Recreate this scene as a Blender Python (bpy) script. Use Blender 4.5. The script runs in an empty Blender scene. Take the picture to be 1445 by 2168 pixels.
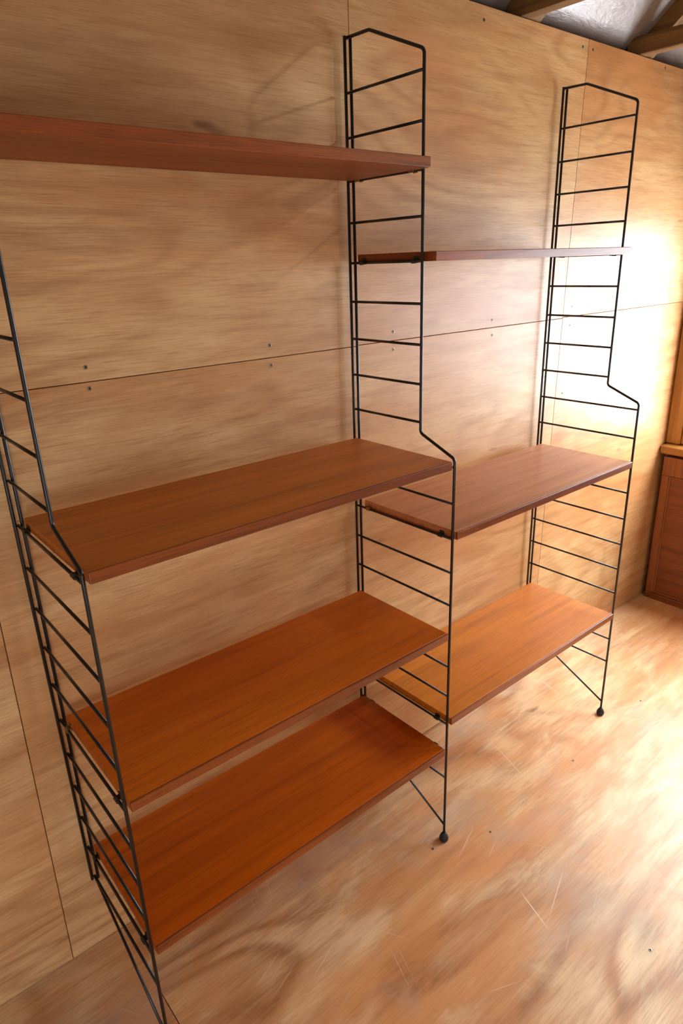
import bpy, bmesh, math, random
from mathutils import Vector, Matrix

# ------------------------------------------------------------------ camera
S = bpy.context.scene
COL = S.collection
ZF = 1.822                                 # shelving coordinates -> floor at z = 0
cd = bpy.data.cameras.new('camera'); cam = bpy.data.objects.new('camera', cd); COL.objects.link(cam)
cd.sensor_fit = 'HORIZONTAL'; cd.sensor_width = 24.0; cd.lens = 24.0 * 1405.12 / 1445.0
cd.clip_start = 0.02
fwd = Vector((0.59439183, 0.72401761, -0.34999552)).normalized()
up = Vector((0.24823165, 0.24878173, 0.93620975)).normalized()
right = fwd.cross(up).normalized(); up = right.cross(fwd)
cam.matrix_world = Matrix(((right.x, up.x, -fwd.x, -1.06997798), (right.y, up.y, -fwd.y, -1.22630372),
                           (right.z, up.z, -fwd.z, -0.33930659 + ZF), (0, 0, 0, 1)))
S.camera = cam

# ------------------------------------------------------------------ daylight outside the windows, exposure
W = bpy.data.worlds.new('overcast_sky'); S.world = W; W.use_nodes = True
wn = W.node_tree.nodes['Background']
wt = W.node_tree                            # bright overcast sky over light paving
def wnode(ty, **k):
    x = wt.nodes.new(ty)
    for a, b in k.items(): setattr(x, a, b)
    return x
tc = wnode('ShaderNodeTexCoord'); sx = wnode('ShaderNodeSeparateXYZ'); wt.links.new(tc.outputs['Generated'], sx.inputs[0])
cr = wnode('ShaderNodeValToRGB'); wt.links.new(sx.outputs[2], cr.inputs[0])
cr.color_ramp.elements[0].position = 0.0; cr.color_ramp.elements[0].color = (0.70, 0.79, 0.88, 1)
cr.color_ramp.elements[1].position = 1.0; cr.color_ramp.elements[1].color = (1.75, 1.9, 2.05, 1)
mg = wnode('ShaderNodeMath', operation='GREATER_THAN'); wt.links.new(sx.outputs[2], mg.inputs[0]); mg.inputs[1].default_value = 0.0
mx = wnode('ShaderNodeMix', data_type='RGBA'); wt.links.new(mg.outputs[0], mx.inputs[0])
mx.inputs[6].default_value = (0.66, 0.72, 0.77, 1); wt.links.new(cr.outputs[0], mx.inputs[7])
wt.links.new(mx.outputs[2], wn.inputs[0]); wn.inputs[1].default_value = 17.5
S.view_settings.view_transform = 'Standard'; S.view_settings.look = 'None'
S.view_settings.gamma = 1.0; S.view_settings.use_curve_mapping = False
S.view_settings.exposure = 0.42

XW = 1.80          # end wall
XL = -2.60         # other end of the shed
YW = 0.024         # face of the plywood wall behind the shelves
YF = -2.50         # opposite long wall
HW = 2.060         # top of the plywood
WIN = (-1.40, -0.070, 0.740, 1.60)         # end window: y0, y1, z0, z1

WFR = (-2.10, -1.40, 0.35, 1.00)           # unseen window added to brighten the lower left: x0, x1, z0, z1

def portal(name, loc, rot, sx, sy):
    l = bpy.data.lights.new(name, 'AREA'); l.shape = 'RECTANGLE'; l.size = sx; l.size_y = sy
    l.cycles.is_portal = True
    o = bpy.data.objects.new(name, l); COL.objects.link(o); o.location = loc; o.rotation_euler = rot
portal('window_portal', (XW + 0.05, (WIN[0] + WIN[1]) / 2, (WIN[2] + WIN[3]) / 2), (0, math.radians(90), 0), WIN[3] - WIN[2], WIN[1] - WIN[0])

portal('window_portal', ((WFR[0] + WFR[1]) / 2, YF - 0.05, (WFR[2] + WFR[3]) / 2), (math.radians(90), 0, 0), WFR[1] - WFR[0], WFR[3] - WFR[2])

# ------------------------------------------------------------------ helpers
def link(name, me, mat=None, parent=None):
    o = bpy.data.objects.new(name, me); COL.objects.link(o)
    if mat is not None and me is not None and not me.materials: me.materials.append(mat)
    if parent is not None: o.parent = parent
    return o
def empty(name, loc=(0, 0, 0), parent=None):
    o = bpy.data.objects.new(name, None); COL.objects.link(o); o.location = loc; o.empty_display_size = 0.05
    if parent is not None: o.parent = parent
    return o
def tag(o, label=None, cat=None, group=None, kind=None):
    if label: o['label'] = label
    if cat: o['category'] = cat
    if group: o['group'] = group
    if kind: o['kind'] = kind
    return o
def bm_mesh(bm, name, smooth=False):
    me = bpy.data.meshes.new(name); bmesh.ops.recalc_face_normals(bm, faces=bm.faces); bm.to_mesh(me); bm.free()
    if smooth:
        for f in me.polygons: f.use_smooth = True
    return me
def add_box(bm, x0, x1, y0, y1, z0, z1):
    v = [bm.verts.new((x, y, z)) for x in (x0, x1) for y in (y0, y1) for z in (z0, z1)]
    for f in ((0, 1, 3, 2), (4, 6, 7, 5), (0, 4, 5, 1), (2, 3, 7, 6), (0, 2, 6, 4), (1, 5, 7, 3)):
        bm.faces.new([v[i] for i in f])
    return v
def box_mesh(name, x0, x1, y0, y1, z0, z1, bev=0.0, seg=1):
    bm = bmesh.new(); add_box(bm, x0, x1, y0, y1, z0, z1)
    if bev: bmesh.ops.bevel(bm, geom=bm.edges[:], offset=bev, segments=seg, affect='EDGES', profile=0.5)
    return bm_mesh(bm, name)
def hexa_mesh(name, quad, y0, y1, bev=0.0):
    """prism: quad of (x, z) extruded from y0 to y1"""
    bm = bmesh.new()
    a = [bm.verts.new((x, y0, z)) for x, z in quad]; b = [bm.verts.new((x, y1, z)) for x, z in quad]
    bm.faces.new(a); bm.faces.new(b[::-1]); n = len(quad)
    for i in range(n): bm.faces.new((a[i], a[(i + 1) % n], b[(i + 1) % n], b[i]))
    bmesh.ops.recalc_face_normals(bm, faces=bm.faces)
    if bev: bmesh.ops.bevel(bm, geom=bm.edges[:], offset=bev, segments=1, affect='EDGES')
    return bm_mesh(bm, name)
def fillet(pts, rad, n=6):
    pts = [Vector(p) for p in pts]; out = [pts[0]]
    for i in range(1, len(pts) - 1):
        a, b, c = pts[i - 1], pts[i], pts[i + 1]
        u = (a - b).normalized(); v = (c - b).normalized(); ang = u.angle(v)
        r = rad[i - 1] if isinstance(rad, (list, tuple)) else rad
        t = r / math.tan(ang / 2); p = b + u * t; q = b + v * t
        cen = b + (u + v).normalized() * (r / math.sin(ang / 2))
        e1 = (p - cen); e2 = (q - cen); th = e1.angle(e2)
        for k in range(n + 1):
            s = k / n
            out.append(cen + (e1 * math.sin((1 - s) * th) + e2 * math.sin(s * th)) / math.sin(th))
    out.append(pts[-1]); return out
def add_tube(bm, pts, r, seg=12):
    pts = [Vector(p) for p in pts]; rings = []
    t = (pts[1] - pts[0]).normalized()
    n = t.orthogonal().normalized()
    for i, p in enumerate(pts):
        if i == 0: d = (pts[1] - p).normalized()
        elif i == len(pts) - 1: d = (p - pts[i - 1]).normalized()
        else: d = ((pts[i + 1] - p).normalized() + (p - pts[i - 1]).normalized()).normalized()
        n = (n - d * n.dot(d)).normalized(); b = d.cross(n)
        rings.append([bm.verts.new(p + (n * math.cos(2 * math.pi * k / seg) + b * math.sin(2 * math.pi * k / seg)) * r) for k in range(seg)])
    for a, b in zip(rings, rings[1:]):
        for k in range(seg): bm.faces.new((a[k], a[(k + 1) % seg], b[(k + 1) % seg], b[k]))
    bm.faces.new(rings[0][::-1]); bm.faces.new(rings[-1])
def tube_mesh(name, pts, r, seg=12):
    bm = bmesh.new(); add_tube(bm, pts, r, seg); return bm_mesh(bm, name, True)
def lathe_mesh(name, prof, seg=20, cx=0, cy=0):
    bm = bmesh.new(); rings = []
    for r, z in prof: rings.append([bm.verts.new((cx + r * math.cos(2 * math.pi * k / seg), cy + r * math.sin(2 * math.pi * k / seg), z)) for k in range(seg)])
    for a, b in zip(rings, rings[1:]):
        for k in range(seg): bm.faces.new((a[k], a[(k + 1) % seg], b[(k + 1) % seg], b[k]))
    bm.faces.new(rings[0][::-1]); bm.faces.new(rings[-1])
    return bm_mesh(bm, name, True)

# ------------------------------------------------------------------ materials
class NT:
    def __init__(s, name):
        s.m = bpy.data.materials.new(name); s.m.use_nodes = True; s.t = s.m.node_tree
        s.b = s.t.nodes['Principled BSDF']
    def n(s, ty, **kw):
        x = s.t.nodes.new(ty)
        for k, v in kw.items(): setattr(x, k, v)
        return x
    def set(s, sock, v):
        if isinstance(v, bpy.types.NodeSocket): s.t.links.new(v, sock)
        else: sock.default_value = v
    def math(s, op, a, b=0.0, c=0.0, clamp=False):
        x = s.n('ShaderNodeMath', operation=op); x.use_clamp = clamp
        s.set(x.inputs[0], a); s.set(x.inputs[1], b); s.set(x.inputs[2], c); return x.outputs[0]
    def ramp(s, v, lo, hi, a=0.0, b=1.0):
        x = s.n('ShaderNodeMapRange'); x.interpolation_type = 'SMOOTHSTEP'
        s.set(x.inputs[0], v); x.inputs[1].default_value = lo; x.inputs[2].default_value = hi
        x.inputs[3].default_value = a; x.inputs[4].default_value = b; return x.outputs[0]
    def mix(s, f, a, b, mode='MIX'):
        x = s.n('ShaderNodeMix', data_type='RGBA', blend_type=mode)
        s.set(x.inputs[0], f); s.set(x.inputs[6], a); s.set(x.inputs[7], b); return x.outputs[2]
    def noise(s, vec, w, scale=1.0, detail=2.0, rough=0.5, dist=0.0):
        x = s.n('ShaderNodeTexNoise', noise_dimensions='4D')
        s.set(x.inputs['Vector'], vec); s.set(x.inputs['W'], w); x.inputs['Scale'].default_value = scale
        x.inputs['Detail'].default_value = detail; x.inputs['Roughness'].default_value = rough; x.inputs['Distortion'].default_value = dist
        return x.outputs['Fac']
    def map(s, vec, sc, rot=(0, 0, 0)):
        x = s.n('ShaderNodeMapping'); s.set(x.inputs['Vector'], vec)
        x.inputs['Scale'].default_value = sc; x.inputs['Rotation'].default_value = rot; return x.outputs[0]
def rgb(r, g, b): return (r, g, b, 1.0)
def srgb(r, g, b):
    f = lambda c: (c / 255 / 12.92) if c / 255 <= 0.04045 else ((c / 255 + 0.055) / 1.055) ** 2.4
    return (f(r), f(g), f(b), 1.0)

def wood(name, light, dark, red, knot, axis='x', ring=0.5, ringf=38.0, fig=(0.75, 3.6), streak=0.35, pore=0.3, blotch=0.5,
         knots=0.0, sg=(1.5, 34.0, 3.0, 120.0), mottle=0.0, rough=0.5, rvar=0.1, bump=0.15, spec=0.5, coat=0.0, scratch=0.0, wear=0.0):
    N = NT(name)
    pos = N.n('ShaderNodeNewGeometry').outputs['Position']
    rnd = N.n('ShaderNodeObjectInfo').outputs['Random']
    w = N.math('MULTIPLY', rnd, 37.0)
    def sc(g, c):                                      # scale along the grain, across it
        return {'x': (g, c, c), 'y': (c, g, c), 'z': (c, c, g)}[axis]
    warp = N.noise(N.map(pos, sc(1.6, 5.0)), w, 1.0, 2.0, 0.5)
    n1 = N.noise(N.map(pos, sc(*fig)), w, 1.0, 1.5, 0.45, 0.9)
    a = N.math('MULTIPLY_ADD', n1, ringf, N.math('MULTIPLY', warp, 3.0))
    s1 = N.math('MULTIPLY_ADD', N.math('SINE', a), 0.5, 0.5)
    s1 = N.math('POWER', s1, 2.4)
    med = N.noise(N.map(pos, sc(sg[0], sg[1])), w, 1.0, 3.0, 0.6)
    med2 = N.noise(N.map(pos, sc(sg[2], sg[3])), w, 1.0, 3.0, 0.65)
    fine = N.noise(N.map(pos, sc(16.0, 620.0)), w, 1.0, 2.0, 0.6)
    blo = N.noise(N.map(pos, sc(1.3, 3.2)), N.math('ADD', w, 5.0), 1.0, 3.0, 0.55, 0.4)
    ringmask = N.ramp(N.noise(N.map(pos, sc(0.9, 2.0)), N.math('ADD', w, 9.0), 1.0, 1.0), 0.35, 0.65)
    c = N.mix(N.ramp(blo, 0.34, 0.68, 0.0, blotch), light, red)
    c = N.mix(N.math('MULTIPLY', N.math('MULTIPLY', N.math('MULTIPLY', s1, ringmask), ring), N.ramp(med2, 0.25, 0.6, 0.45, 1.0)), c, dark)
    c = N.mix(N.ramp(med, 0.42, 0.72, 0.0, streak), c, dark)
    c = N.mix(N.ramp(med2, 0.45, 0.75, 0.0, streak * 0.8), c, dark)
    c = N.mix(N.ramp(fine, 0.48, 0.72, 0.0, pore), c, dark)
    if mottle:
        mo = N.noise(N.map(pos, sc(4.5, 11.0)), N.math('ADD', w, 21.0), 1.0, 5.0, 0.62, 0.7)
        c = N.mix(N.ramp(mo, 0.40, 0.66, 0.0, mottle), c, red)
        c = N.mix(N.ramp(mo, 0.52, 0.30, 0.0, mottle * 0.6), c, light)
    if knots:
        k = N.noise(N.map(pos, sc(5.0, 17.0)), N.math('ADD', w, 3.0), 1.0, 2.0, 0.5)
        c = N.mix(N.ramp(k, 0.70, 0.80, 0.0, knots), c, knot)
    r = N.math('MULTIPLY_ADD', med, rvar, rough - rvar * 0.5)
    if wear:
        wr = N.noise(N.map(pos, sc(3.0, 5.0)), N.math('ADD', w, 13.0), 1.0, 4.0, 0.6)
        wr = N.ramp(wr, 0.5, 0.72, 0.0, wear)
        c = N.mix(wr, c, srgb(176, 160, 146)); r = N.math('ADD', r, N.math('MULTIPLY', wr, 0.25))
    if scratch:
        tot = None
        for i, ang in enumerate((0.35, 1.25, 2.1, 2.75)):
            mp = N.n('ShaderNodeMapping', vector_type='TEXTURE'); N.set(mp.inputs['Vector'], pos)
            mp.inputs['Scale'].default_value = (1 / 2.6, 1 / 260.0, 1.0); mp.inputs['Rotation'].default_value = (0, 0, ang)
            q = N.noise(mp.outputs[0], float(i * 7), 1.0, 1.0, 0.4, 0.0)
            mk = N.ramp(N.noise(N.map(pos, (4.0, 4.0, 4.0)), float(i * 3 + 1), 1.0, 1.0), 0.52, 0.66)
            q = N.math('MULTIPLY', N.ramp(q, 0.69, 0.72), mk)
            tot = q if tot is None else N.math('MAXIMUM', tot, q)
        c = N.mix(N.math('MULTIPLY', tot, scratch), c, srgb(225, 205, 180))
        r = N.math('ADD', r, N.math('MULTIPLY', tot, 0.2))
    N.set(N.b.inputs['Base Color'], c); N.set(N.b.inputs['Roughness'], r)
    N.b.inputs['Specular IOR Level'].default_value = spec
    if coat:
        N.b.inputs['Coat Weight'].default_value = coat; N.b.inputs['Coat Roughness'].default_value = 0.18
    bp = N.n('ShaderNodeBump'); bp.inputs['Strength'].default_value = bump; bp.inputs['Distance'].default_value = 0.002
    N.set(bp.inputs['Height'], N.math('ADD', N.math('MULTIPLY', fine, 0.6), N.math('MULTIPLY', med2, 0.5)))
    N.set(N.b.inputs['Normal'], bp.outputs[0])
    return N.m
def plain(name, col, rough=0.5, metal=0.0, spec=0.5, nscale=60, var=0.12, bump=0.0):
    N = NT(name); pos = N.n('ShaderNodeNewGeometry').outputs['Position']
    v = N.noise(pos, 0.0, nscale, 3.0, 0.6)
    dk = tuple(x * (1 - var * 2) for x in col[:3]) + (1,)
    N.set(N.b.inputs['Base Color'], N.mix(v, dk, col)); N.b.inputs['Roughness'].default_value = rough
    N.b.inputs['Metallic'].default_value = metal; N.b.inputs['Specular IOR Level'].default_value = spec
    if bump:
        bp = N.n('ShaderNodeBump'); bp.inputs['Strength'].default_value = bump; bp.inputs['Distance'].default_value = 0.004
        N.set(bp.inputs['Height'], v); N.set(N.b.inputs['Normal'], bp.outputs[0])
    return N.m

M_WALL = wood('plywood_wall', srgb(222, 185, 133), srgb(152, 98, 52), srgb(198, 139, 86), srgb(104, 52, 22), ring=0.58, ringf=80,
              fig=(0.75, 2.9), streak=0.40, pore=0.55, blotch=0.95, knots=0.7, sg=(3.5, 46.0, 9.0, 210.0), mottle=0.35, rough=0.40, rvar=0.10, spec=0.55, bump=0.22)
M_FLOOR = wood('plywood_floor', srgb(236, 206, 160), srgb(142, 84, 40), srgb(204, 140, 84), srgb(90, 42, 18), ring=0.95, ringf=58,
               fig=(1.0, 2.2), streak=0.42, pore=0.42, blotch=1.0, knots=0.8, sg=(4.0, 36.0, 10.0, 170.0), mottle=0.6, rough=0.44, rvar=0.12, spec=0.5, bump=0.10,
               scratch=0.8, wear=0.45)
def shelf_mat(name, a, b, c, rough):
    return wood(name, a, b, c, b, ring=0.35, ringf=24, fig=(0.35, 9.0), streak=0.45, pore=0.45, blotch=0.7, rough=rough + 0.04, rvar=0.12, spec=0.3, bump=0.10)
M_SHELF = shelf_mat('mahogany_veneer', srgb(176, 100, 40), srgb(112, 54, 18), srgb(160, 82, 30), 0.36)
M_EDGE = wood('mahogany_lipping', srgb(156, 80, 30), srgb(82, 36, 14), srgb(134, 62, 22), srgb(80, 36, 20), ring=0.5, ringf=30, fig=(2.5, 30), streak=0.6, pore=0.6,
              rough=0.34, spec=0.5, bump=0.12)
M_BLACK = plain('black_lacquered_steel', rgb(0.012, 0.011, 0.010), 0.32, 0.0, 0.5, 90, 0.15)
M_RUBBER = plain('black_rubber', rgb(0.02, 0.022, 0.022), 0.55, 0.0, 0.4, 120, 0.2)
M_HOOK = plain('blackened_hook_steel', rgb(0.035, 0.03, 0.024), 0.45, 0.3, 0.5, 120, 0.2)
M_BRASS = plain('dull_brass', rgb(0.42, 0.27, 0.09), 0.45, 0.8, 0.5, 150, 0.2)
M_SCREW = plain('zinc_screw', rgb(0.36, 0.32, 0.24), 0.4, 0.8, 0.5, 200, 0.2)
M_DARK = plain('dark_recess', rgb(0.03, 0.022, 0.015), 0.8, 0, 0.2, 80, 0.2)
M_STUD = wood('wall_backing', srgb(120, 84, 54), srgb(80, 52, 32), srgb(110, 74, 46), srgb(60, 36, 20), rough=0.8)
M_RAFTER = wood('rough_sawn_timber', srgb(146, 106, 56), srgb(74, 48, 22), srgb(116, 80, 40), srgb(60, 34, 16), axis='y', ring=0.5, streak=0.6, rough=0.75, bump=0.5, knots=0.6)
M_PINE = wood('varnished_pine', srgb(186, 132, 62), srgb(128, 78, 28), srgb(168, 112, 48), srgb(90, 48, 18), axis='y', ring=0.5, streak=0.5, rough=0.4)
M_PINEZ = wood('varnished_pine_upright', srgb(186, 132, 62), srgb(128, 78, 28), srgb(168, 112, 48), srgb(90, 48, 18), axis='z', ring=0.5, streak=0.5, rough=0.4)
M_CAB = wood('dark_cabinet_veneer', srgb(146, 82, 42), srgb(84, 40, 18), srgb(122, 62, 30), srgb(60, 30, 14), axis='y', ring=0.5, ringf=30, fig=(0.8, 7.0), streak=0.5, rough=0.42)
M_CABZ = wood('dark_cabinet_frame', srgb(160, 96, 52), srgb(98, 50, 24), srgb(140, 78, 38), srgb(60, 30, 14), axis='z', ring=0.4, streak=0.5, rough=0.42)
M_WHITE = plain('painted_board', rgb(0.66, 0.54, 0.40), 0.7, 0, 0.3, 8, 0.1)

# foil on the underside of the roof
def foil_mat():
    N = NT('grey_roof_sheeting'); pos = N.n('ShaderNodeNewGeometry').outputs['Position']
    v = N.noise(N.map(pos, (3, 9, 9)), 0.0, 2.0, 5.0, 0.6, 0.8); f = N.noise(pos, 1.0, 60.0, 3.0, 0.6)
    N.set(N.b.inputs['Base Color'], N.mix(v, srgb(150, 141, 139), srgb(178, 168, 166)))
    N.b.inputs['Roughness'].default_value = 0.38; N.b.inputs['Metallic'].default_value = 0.2
    bp = N.n('ShaderNodeBump'); bp.inputs['Strength'].default_value = 0.35; bp.inputs['Distance'].default_value = 0.02
    N.set(bp.inputs['Height'], N.math('ADD', v, N.math('MULTIPLY', f, 0.12))); N.set(N.b.inputs['Normal'], bp.outputs[0])
    return N.m
M_FOIL = foil_mat()
def glass_mat():
    N = NT('window_glass'); t = N.t
    tr = N.n('ShaderNodeBsdfTransparent'); gl = N.n('ShaderNodeBsdfGlossy'); gl.inputs['Roughness'].default_value = 0.02
    mx = N.n('ShaderNodeMixShader'); mx.inputs[0].default_value = 0.06
    t.links.new(tr.outputs[0], mx.inputs[1]); t.links.new(gl.outputs[0], mx.inputs[2])
    t.links.new(mx.outputs[0], t.nodes['Material Output'].inputs[0]); return N.m
M_GLASS = glass_mat()

# ------------------------------------------------------------------ the room
# floor of plywood sheets
floor = tag(link('floor', box_mesh('floor', XL, XW + 0.1, YF - 0.1, YW + 0.1, -0.06, -0.013), M_DARK), kind='structure')
g = 0.0009
for (x0, x1) in ((XL, -0.769), (-0.769, XW + 0.05)):
    for (y0, y1) in ((YW + 0.004, -1.185), (-1.185, YF)):
        link('plywood_sheet', box_mesh('plywood_sheet', x0 + g, x1 - g, y1 + g, y0 - g, -0.0125, 0.0, 0.0006), M_FLOOR, floor)

def screw_mesh():
    bm = bmesh.new(); seg = 14
    prof = [(0.0, 0.0), (0.0042, 0.0), (0.0038, -0.0007), (0.0028, -0.0009)]    # countersunk head, axis -y
    c = bm.verts.new((0, -0.0002, 0)); rings = []
    for r, y in prof[1:]:
        rings.append([bm.verts.new((r * math.cos(2 * math.pi * k / seg), y, r * math.sin(2 * math.pi * k / seg))) for k in range(seg)])
    for a, b in zip(rings, rings[1:]):
        for k in range(seg): bm.faces.new((a[k], a[(k + 1) % seg], b[(k + 1) % seg], b[k]))
    for k in range(seg): bm.faces.new((c, rings[-1][k], rings[-1][(k + 1) % seg]))
    n = len(bm.faces)
    for ang in (0.6, 0.6 + math.pi / 2):                                        # the cross slot
        u = Vector((math.cos(ang), 0, math.sin(ang))); p = Vector((-u.z, 0, u.x))
        q = [bm.verts.new(u * a * 0.0026 + p * b * 0.0007 + Vector((0, -0.00105, 0))) for a, b in ((-1, -1), (1, -1), (1, 1), (-1, 1))]
        bm.faces.new(q)
    bmesh.ops.recalc_face_normals(bm, faces=bm.faces)
    me = bpy.data.meshes.new('screw'); bm.to_mesh(me); bm.free()
    me.materials.append(M_SCREW); me.materials.append(M_DARK)
    for i, f in enumerate(me.polygons):
        if i >= n: f.material_index = 1
    return me
SCREW = screw_mesh()
def dimple_mesh():
    bm = bmesh.new(); seg = 10
    for r0, r1, y0, y1 in ((0.0046, 0.003, -0.0001, -0.0003),):
        pass
    v = [bm.verts.new((0.0034 * (1 + 0.25 * math.sin(3 * k)) * math.cos(2 * math.pi * k / seg), -0.0003, 0.0052 * math.sin(2 * math.pi * k / seg))) for k in range(seg)]
    c = bm.verts.new((0, 0.0004, 0))
    for k in range(seg): bm.faces.new((c, v[k], v[(k + 1) % seg]))
    return bm_mesh(bm, 'nail_hole')

# long wall of plywood sheets
wall = tag(link('wall_back', box_mesh('wall_back', XL, XW + 0.1, YW + 0.010, YW + 0.05, -0.05, HW - 0.01), M_STUD), kind='structure')
ZS = -0.527 + ZF
def V1(z): return -0.888 + z * 0.017
def V2(z): return 0.0205
def V3(z): return 0.875 + z * 0.026
def VL(z): return XL
def VR(z): return XW + 0.06
g = 0.0008; panels = []
for (a, b) in ((VL, V1), (V1, V2), (V2, V3), (V3, VR)):
    dz = 0.003 if a is V3 else (-0.002 if b is V2 else 0.0)
    for (z0, z1) in ((0.0015, ZS - g + dz), (ZS + g + dz, HW)):
        me = hexa_mesh('plywood_sheet', [(a(z0) + g, z0), (b(z0) - g, z0), (b(z1) - g, z1), (a(z1) + g, z1)], YW, YW + 0.009, 0.0005)
        panels.append((a, b, z0, z1, link('plywood_sheet', me, M_WALL, wall)))
for x, z in ((-0.635, -0.502), (-0.634, -0.541), (-0.224, -0.502), (-0.223, -0.546), (0.157, -0.505), (0.157, -0.549), (0.559, -0.505),
             (0.562, -0.548), (0.974, -0.493), (0.972, -0.552), (1.401, -0.499), (1.395, -0.546), (0.961, -0.774), (0.473, 0.208),
             (0.916, 0.215), (0.969, 0.215), (1.408, 0.226)):
    z += ZF; x -= (x + 1.07) / 1.261 * 0.011
    par = next(p for p in panels if p[0](z) <= x <= p[1](z) and p[2] <= z <= p[3])[4]
    o = link('screw', SCREW, None, par); o.location = (x, YW, z); o.rotation_euler.y = x * 37
fl = [c for c in floor.children]
for x, y in ((0.115, -0.383), (0.116, -0.833), (-0.045, -0.316), (0.971, -0.372), (-0.70, -0.40), (0.53, -0.38)):
    o = link('screw', SCREW, None, fl[2]); o.location = (x, y, 0.0); o.rotation_euler = (math.radians(-90), 0, x * 11)

# end wall with the window
y0, y1, z0, z1 = WIN
ew = tag(empty('wall_right'), kind='structure')
for nm, a in (('wall_panel', (XW, XW + 0.05, YF, YW, 0.0, z0)), ('wall_panel', (XW, XW + 0.05, YF, YW, z1, 3.4)),
              ('wall_panel', (XW, XW + 0.05, y1, YW, z0, z1)), ('wall_panel', (XW, XW + 0.05, YF, y0, z0, z1))):
    link(nm, box_mesh(nm, *a), M_WHITE, ew)
def window(name, axis, plane, a0, a1, z0, z1, depth, fw, sillz, mull, mh, mv):
    w = tag(empty(name), kind='structure')
    def bx(nm, u0, u1, d0, d1, za, zb, m, bev=0.002):
        if axis == 'x': me = box_mesh(nm, plane + d0, plane + d1, u0, u1, za, zb, bev)
        else: me = box_mesh(nm, u0, u1, plane - d1, plane - d0, za, zb, bev)
        return link(nm, me, m, w)
    d0, d1 = depth
    bx('jamb', a1 - fw, a1 + 0.030, d0, d1, z0 - 0.02, z1 + 0.05, mv); bx('jamb', a0 - 0.055, a0 + fw, d0, d1, z0 - 0.02, z1 + 0.05, mv)
    bx('head', a0 + fw + .001, a1 - fw - .001, d0, d1, z1 - fw, z1 + 0.05, mh)
    bx('bottom_rail', a0 + fw + .001, a1 - fw - .001, d0, d1, z0 - 0.02, z0 + fw, mh)
    for k in range(mull):
        c = a0 + (a1 - a0) * (k + 1) / (mull + 1)
        bx('mullion', c - 0.022, c + 0.022, d0 + 0.01, d1 - 0.01, z0 + fw, z1 - fw, mv)
    b = 0.014                                            # glazing beads round each light
    edges = [a0 + fw] + [a0 + (a1 - a0) * (k + 1) / (mull + 1) for k in range(mull)] + [a1 - fw]
    for i in range(mull + 1):
        l = edges[i] + (0.022 if i else 0.0); r = edges[i + 1] - (0.022 if i < mull else 0.0)
        bx('glazing_bead', l, l + b, d0 + 0.014, d0 + 0.028, z0 + fw, z1 - fw, mv, 0.003)
        bx('glazing_bead', r - b, r, d0 + 0.014, d0 + 0.028, z0 + fw, z1 - fw, mv, 0.003)
        bx('pane', l + 0.001, r - 0.001, d0 + 0.03, d0 + 0.033, z0 + fw, z1 - fw, M_GLASS, 0)
    return w, bx
w1, bx = window('window_1', 'x', XW, y0, y1, z0, z1, (-0.022, 0.04), 0.022, 0.72, 2, M_PINE, M_PINEZ)
bx('architrave', WIN[1] + 0.031, YW - 0.002, -0.034, 0.0, 0.717, WIN[3] + 0.05, M_PINEZ, 0.006)
bx('architrave', WIN[0] - 0.13, WIN[0] - 0.056, -0.034, 0.0, 0.717, WIN[3] + 0.05, M_PINEZ, 0.006)
bx('window_sill', y0 - 0.10, YW - 0.003, -0.075, 0.04, 0.680, 0.716, M_PINE, 0.005)
fwl = tag(empty('wall_front'), kind='structure')
x0, x1, z0, z1 = WFR
for a in ((XL, x1, YF - 0.05, YF, 0.0, z0), (XL, x1, YF - 0.05, YF, z1, HW), (XL, x0, YF - 0.05, YF, z0, z1), (x1, XW, YF - 0.05, YF, 0.0, HW)):
    link('wall_panel', box_mesh('wall_panel', *a), M_WHITE, fwl)
window('added_fill_window', 'y', YF, x0, x1, z0, z1, (-0.02, 0.04), 0.025, 0.4, 1, M_PINE, M_PINEZ)  # added out of view as fill light for lower left wall and floor
tag(link('wall_left', box_mesh('wall_left', XL - 0.05, XL, YF, YW, 0, 3.4), M_WHITE), kind='structure')

# roof: sheeting, rafters and ties
ceil = tag(empty('ceiling'), kind='structure')
TP = 0.826; ang = math.atan(TP)
def zr(y): return 0.275 + (0.069 - y) * TP + ZF          # underside of the sheeting on this slope
YR = (YW + YF) / 2
def slope_mesh(sgn):
    bm = bmesh.new(); nx, ny = 110, 22; rnd = random.Random(4); vs = []
    ya, yb = (0.12, YR) if sgn > 0 else (2 * YR - 0.12, YR)
    for i in range(nx + 1):
        row = []
        for j in range(ny + 1):
            x = XL + (XW + 0.05 - XL) * i / nx; y = ya + (yb - ya) * j / ny
            yy = y if sgn > 0 else 2 * YR - y
            u = ((x - 0.626) / 0.612) % 1.0
            sag = -0.010 * math.sin(u * math.pi) * (0.7 + 0.3 * math.sin(yy * 9 + x)) - rnd.uniform(0, 0.0022)
            row.append(bm.verts.new((x, y, zr(yy) + sag * 0.7)))
        vs.append(row)
    for i in range(nx):
        for j in range(ny): bm.faces.new((vs[i][j], vs[i + 1][j], vs[i + 1][j + 1], vs[i][j + 1]))
    r = bmesh.ops.extrude_face_region(bm, geom=bm.faces[:])
    for v in r['geom']:
        if isinstance(v, bmesh.types.BMVert): v.co.z += 0.02
    return bm_mesh(bm, 'roof_sheeting', True)
link('roof_sheeting', slope_mesh(1), M_FOIL, ceil); link('roof_sheeting', slope_mesh(-1), M_FOIL, ceil)
dv = 0.066
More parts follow.
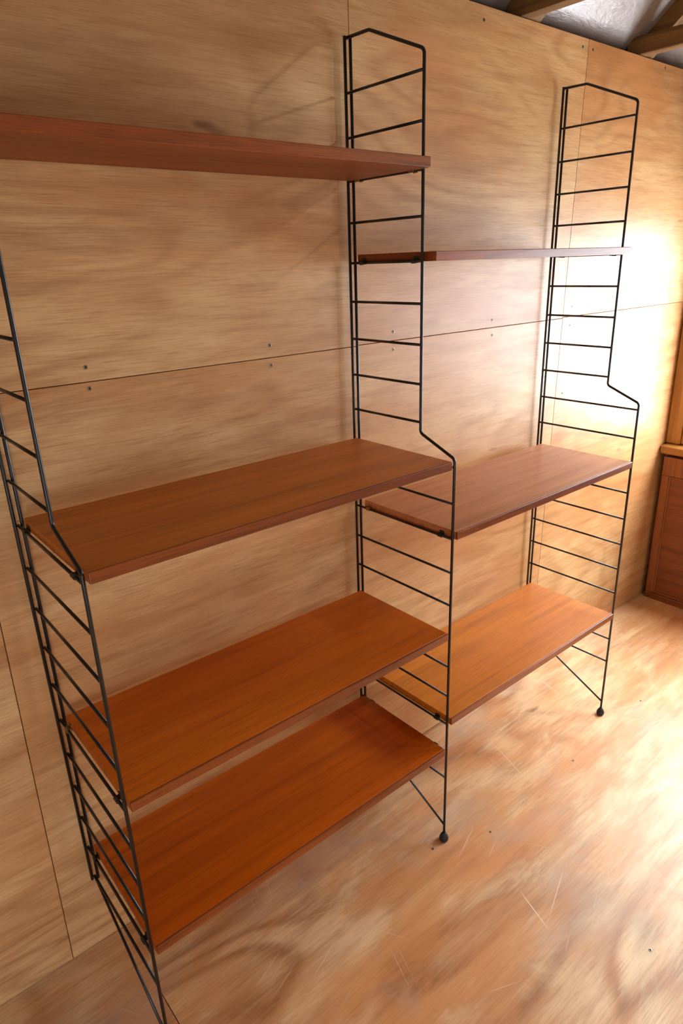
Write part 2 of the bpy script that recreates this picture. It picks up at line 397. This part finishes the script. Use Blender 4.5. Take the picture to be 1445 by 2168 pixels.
def rafter_mesh(x, sgn):
    bm = bmesh.new(); vs = []
    for xx in (x, x + 0.045):
        for yy in (0.085, YR):
            for dz in (0.0, -dv):
                y = yy if sgn > 0 else 2 * YR - yy
                vs.append(bm.verts.new((xx, y, zr(yy) + dz - 0.001)))
    for f in ((0, 1, 3, 2), (4, 6, 7, 5), (0, 4, 5, 1), (2, 3, 7, 6), (0, 2, 6, 4), (1, 5, 7, 3)): bm.faces.new([vs[i] for i in f])
    return bm_mesh(bm, 'rafter')
for k in range(-5, 2):
    x = 0.6053 + 0.612 * k
    if x < XL + 0.05: continue
    link('tie_joist', box_mesh('tie_joist', x, x + 0.0435, YF, YW + 0.045, 0.2405 + ZF, 0.291 + ZF, 0.002), M_RAFTER, ceil)
    link('rafter', rafter_mesh(x + 0.045, 1), M_RAFTER, ceil); link('rafter', rafter_mesh(x + 0.045, -1), M_RAFTER, ceil)
link('wall_plate', box_mesh('wall_plate', XL, XW, YW + 0.046, YW + 0.10, HW - 0.03, HW + 0.012, 0.002), M_RAFTER, ceil)

# panelled cabinet under the window
cab = tag(empty('panelled_cabinet', (1.73, -0.65, 0)), 'dark brown panelled wooden cabinet under the pine window sill', 'cabinet')
def cpart(nm, a, m, bev=0.0015, par=None):
    me = box_mesh(nm, a[0] - 1.73, a[1] - 1.73, a[2] + 0.65, a[3] + 0.65, a[4], a[5], bev)
    return link(nm, me, m, par or cab)
CY0, CY1 = -1.40, 0.0
cpart('carcass', (1.746, XW - 0.002, CY0, CY1, 0.0, 0.668), M_CAB)
cpart('top_rail', (1.730, 1.745, CY0, CY1, 0.586, 0.668), M_CABZ)
cpart('stile', (1.730, 1.745, CY1 - 0.032, CY1, 0.030, 0.585), M_CABZ); cpart('stile', (1.730, 1.745, CY0, CY0 + 0.032, 0.030, 0.585), M_CABZ)
cpart('bottom_rail', (1.728, 1.745, CY0, CY1, 0.0, 0.029), M_CAB)
for a, b in ((CY0 + 0.033, -0.667), (-0.665, CY1 - 0.033)):
    d = cpart('door', (1.736, 1.7455, a, b, 0.030, 0.585), M_CAB)
    for q in ((1.732, 1.736, a, a + 0.006, 0.031, 0.584), (1.732, 1.736, b - 0.006, b, 0.031, 0.584), (1.732, 1.736, a + 0.0065, b - 0.0065, 0.031, 0.037), (1.732, 1.736, a + 0.0065, b - 0.0065, 0.578, 0.584)):
        cpart('moulding', q, M_CABZ, 0.001, d)

# ------------------------------------------------------------------ the shelving
SP = 0.0847
YU, YL = -0.2132, -0.3152
RR, RG = 0.0034, 0.0029
def rz(i): return ZF - SP * i
XA, XB, XC = -0.8101, 0.0, 0.80
frame_pts = fillet([(0, 0.0095, 0.0992 + ZF), (0, -0.061, 0.0975 + ZF), (0, YU, 0.033 + ZF), (0, YU, -0.7015 + ZF),
                    (0, YL, -0.7435 + ZF), (0, YL, 0.018)], [0.02, 0.014, 0.012, 0.012])
ME_FRAME = tube_mesh('wire_frame', frame_pts, RR)
ME_BACK = tube_mesh('back_upright', [(0, 0, rz(19) - 0.006), (0, 0, 0.1015 + ZF)], RR)
ME_RUNG_S = tube_mesh('rung', [(0, 0.0095, 0), (0, YU, 0)], RG, 10)
ME_RUNG_L = tube_mesh('rung', [(0, 0.0095, 0), (0, YL, 0)], RG, 10)
ME_BRACE = tube_mesh('brace', [(0, 0.001, rz(19) - 0.001), (0, YL, 0.053)], RG, 10)
ME_FOOT = lathe_mesh('foot', [(0.0070, 0.0), (0.0108, 0.0008), (0.0122, 0.004), (0.0125, 0.009), (0.0115, 0.014), (0.0085, 0.020), (0.0060, 0.0245), (0.0044, 0.0262), (0.0030, 0.0262)], 24, 0, YL)
for m in (ME_FRAME, ME_BACK, ME_RUNG_S, ME_RUNG_L, ME_BRACE): m.materials.append(M_BLACK)
ME_FOOT.materials.append(M_RUBBER)
def ladder(x, label):
    t = tag(empty('ladder_frame', (x, 0, 0)), label, 'shelf ladder', 'black wire ladders carrying the shelves')
    link('wire_frame', ME_FRAME, None, t); 
    for dx, y in ((-0.0060, 0.0075), (0.0060, 0.0035)):
        o = link('back_upright', ME_BACK, None, t); o.location = (dx, y, 0)
    for i in range(20):
        o = link('rung', ME_RUNG_S if i < 9 else ME_RUNG_L, None, t); o.location.z = rz(i)
    link('brace', ME_BRACE, None, t); link('foot', ME_FOOT, None, t)
    return t
ladder(XA, 'black wire ladder frame at the free end of the four-shelf bay')
ladder(XB, 'black wire ladder frame between the two bays, carrying shelf ends on both sides')
ladder(XC, 'black wire ladder frame beside the cabinet corner, holding the three-shelf bay')

def hook_mesh(side, gap, brass):
    """C-shaped clip over the rung; rung axis at the origin, the shelf end at side*gap"""
    bm = bmesh.new(); n = 10; hw = 0.0065; ri, ro = RG + 0.0002, RG + 0.0018
    pr = []
    for k in range(n + 1):
        a = math.radians(-75 + 255 * k / n)              # from under the rung, round the outside, to its top
        pr.append((-math.sin(a + math.pi / 2) * 0, a))
    rings = []
    for k in range(n + 1):
        a = math.radians(250 - 205 * k / n)
        c, s = math.cos(a), math.sin(a)
        rings.append([bm.verts.new((side * c * r, y, s * r)) for r, y in ((ri, -hw), (ro, -hw), (ro, hw), (ri, hw))])
    for a, b in zip(rings, rings[1:]):
        for k in range(4): bm.faces.new((a[k], a[(k + 1) % 4], b[(k + 1) % 4], b[k]))
    bm.faces.new(rings[0]); bm.faces.new(rings[-1][::-1])
    x0, x1 = sorted((side * (ro - 0.001), side * (gap + 0.0005)))
    add_box(bm, x0, x1, -hw, hw, 0.0015, 0.0045)          # arm to the shelf end
    x0, x1 = sorted((side * (gap - 0.0016), side * (gap - 0.0001)))
    add_box(bm, x0, x1, -hw, hw, -0.0035, 0.010)          # plate screwed to the shelf end
    me = bm_mesh(bm, 'hook'); me.materials.append(M_BRASS if brass else M_HOOK); return me
TH = 0.019
def shelf(xl, xr, xa, xb, rung, yb, yf, label, mat, edge=M_EDGE, brass=()):
    zt = rz(rung) + 0.018; zb = zt - TH; cx = (xl + xr) / 2; cy = (yb + yf) / 2
    t = tag(empty('wall_shelf', (cx, cy, zb)), label, 'shelf', 'mahogany shelves hung on the ladders')
    lip = 0.006
    b = link('board', box_mesh('board', xl - cx, xr - cx, yf + lip - cy, yb - cy, 0, TH, 0.0008), mat, t)
    link('front_lipping', box_mesh('front_lipping', xl - cx, xr - cx, yf - cy, yf + lip - cy, 0, TH, 0.0014, 2), edge, t)
    k = 0
    for side, xe, xx in ((1, xl, xa), (-1, xr, xb)):
        for yy in (yb - 0.022, yf + (0.045 if yf < -0.28 else 0.055)):
            o = link('hook', hook_mesh(side, abs(xe - xx), k in brass), None, t)
            o.location = (xx - cx, yy - cy, rz(rung) - zb); k += 1
    return t
YB = -0.0115
M_S2 = shelf_mat('mahogany_dark_red', srgb(150, 76, 30), srgb(94, 42, 16), srgb(134, 62, 22), 0.40)
M_S9 = shelf_mat('mahogany_brown', srgb(214, 128, 38), srgb(142, 74, 16), srgb(192, 106, 24), 0.36)
M_S14 = shelf_mat('mahogany_striped', srgb(210, 112, 14), srgb(130, 60, 4), srgb(186, 90, 8), 0.34)
M_S18 = shelf_mat('mahogany_orange', srgb(194, 96, 6), srgb(124, 52, 0), srgb(174, 76, 2), 0.34)
M_S11 = shelf_mat('mahogany_pinkish', srgb(206, 140, 88), srgb(142, 84, 44), srgb(190, 120, 70), 0.36)
M_S17 = shelf_mat('mahogany_golden', srgb(202, 122, 34), srgb(128, 66, 10), srgb(184, 102, 22), 0.34)
shelf(-0.803, -0.012, XA, XB, 2, -0.0050, -0.245, 'narrow dark reddish shelf, topmost of the four-shelf bay', M_S2, brass=(2, 3))
shelf(-0.803, -0.016, XA, XB, 9, YB, -0.323, 'deep brown shelf of the four-shelf bay at the step of the ladders', M_S9)
shelf(-0.803, -0.014, XA, XB, 14, YB, -0.324, 'deep striped mahogany shelf of the four-shelf bay, just above its lowest shelf', M_S14, brass=(0,))
shelf(-0.803, -0.013, XA, XB, 18, YB, -0.324, 'deep orange-brown shelf, lowest of the four-shelf bay near the floor', M_S18)
shelf(0.0065, 0.788, XB, XC, 4, -0.0050, -0.245, 'narrow shelf with pale shiny front edge, topmost of the three-shelf bay', M_S2)
shelf(0.0060, 0.787, XB, XC, 11, YB, -0.324, 'deep pinkish-brown shelf, middle one of the three-shelf bay', M_S11, brass=(0,))
shelf(0.0060, 0.787, XB, XC, 17, YB, -0.324, 'deep golden-orange shelf, lowest of the three-shelf bay', M_S17)

# ------------------------------------------------------------------ lamps hanging from the ties
def pendant(x, y, z, power, col, label, tilt):
    t = tag(empty('pendant_lamp', (x, y, z)), label, 'lamp')
    N = NT('lit_bulb'); N.b.inputs['Emission Color'].default_value = col; N.b.inputs['Emission Strength'].default_value = power
    link('bulb', lathe_mesh('bulb', [(0.001, -0.045), (0.018, -0.041), (0.034, -0.028), (0.042, -0.010), (0.042, 0.006), (0.034, 0.024), (0.018, 0.038), (0.013, 0.05)], 20), N.m, t)
    link('holder', lathe_mesh('holder', [(0.018, 0.044), (0.02, 0.05), (0.02, 0.085), (0.008, 0.10), (0.003, 0.102)], 16), plain('white_holder', rgb(0.7, 0.7, 0.68), 0.4), t)
    rim = -0.13 * math.tan(math.radians(tilt))  # shade is added, its rim set to keep lamplight off the upper wall
    prof = [(0.13, rim), (0.125, rim + 0.02), (0.07, 0.075), (0.022, 0.092), (0.021, 0.090), (0.068, 0.072), (0.123, rim + 0.019), (0.128, rim)]
    link('added_lamp_shade', lathe_mesh('added_lamp_shade', prof, 28), plain('dark_shade', rgb(0.10, 0.10, 0.09), 0.5), t)
    link('flex', tube_mesh('flex', [(0, 0, 0.10), (0, 0, zr(y) - z - 0.002)], 0.003, 8), M_WHITE, t)
pendant(1.0, -1.20, 0.35 + ZF, 400.0, (1.0, 0.77, 0.50, 1), 'pendant lamp with added shade hanging from the roof towards the window end', 11)
pendant(-1.27, -1.02, 0.26 + ZF, 350.0, (1.0, 0.77, 0.50, 1), 'pendant lamp with added shade hanging from the roof away from the window', 19)
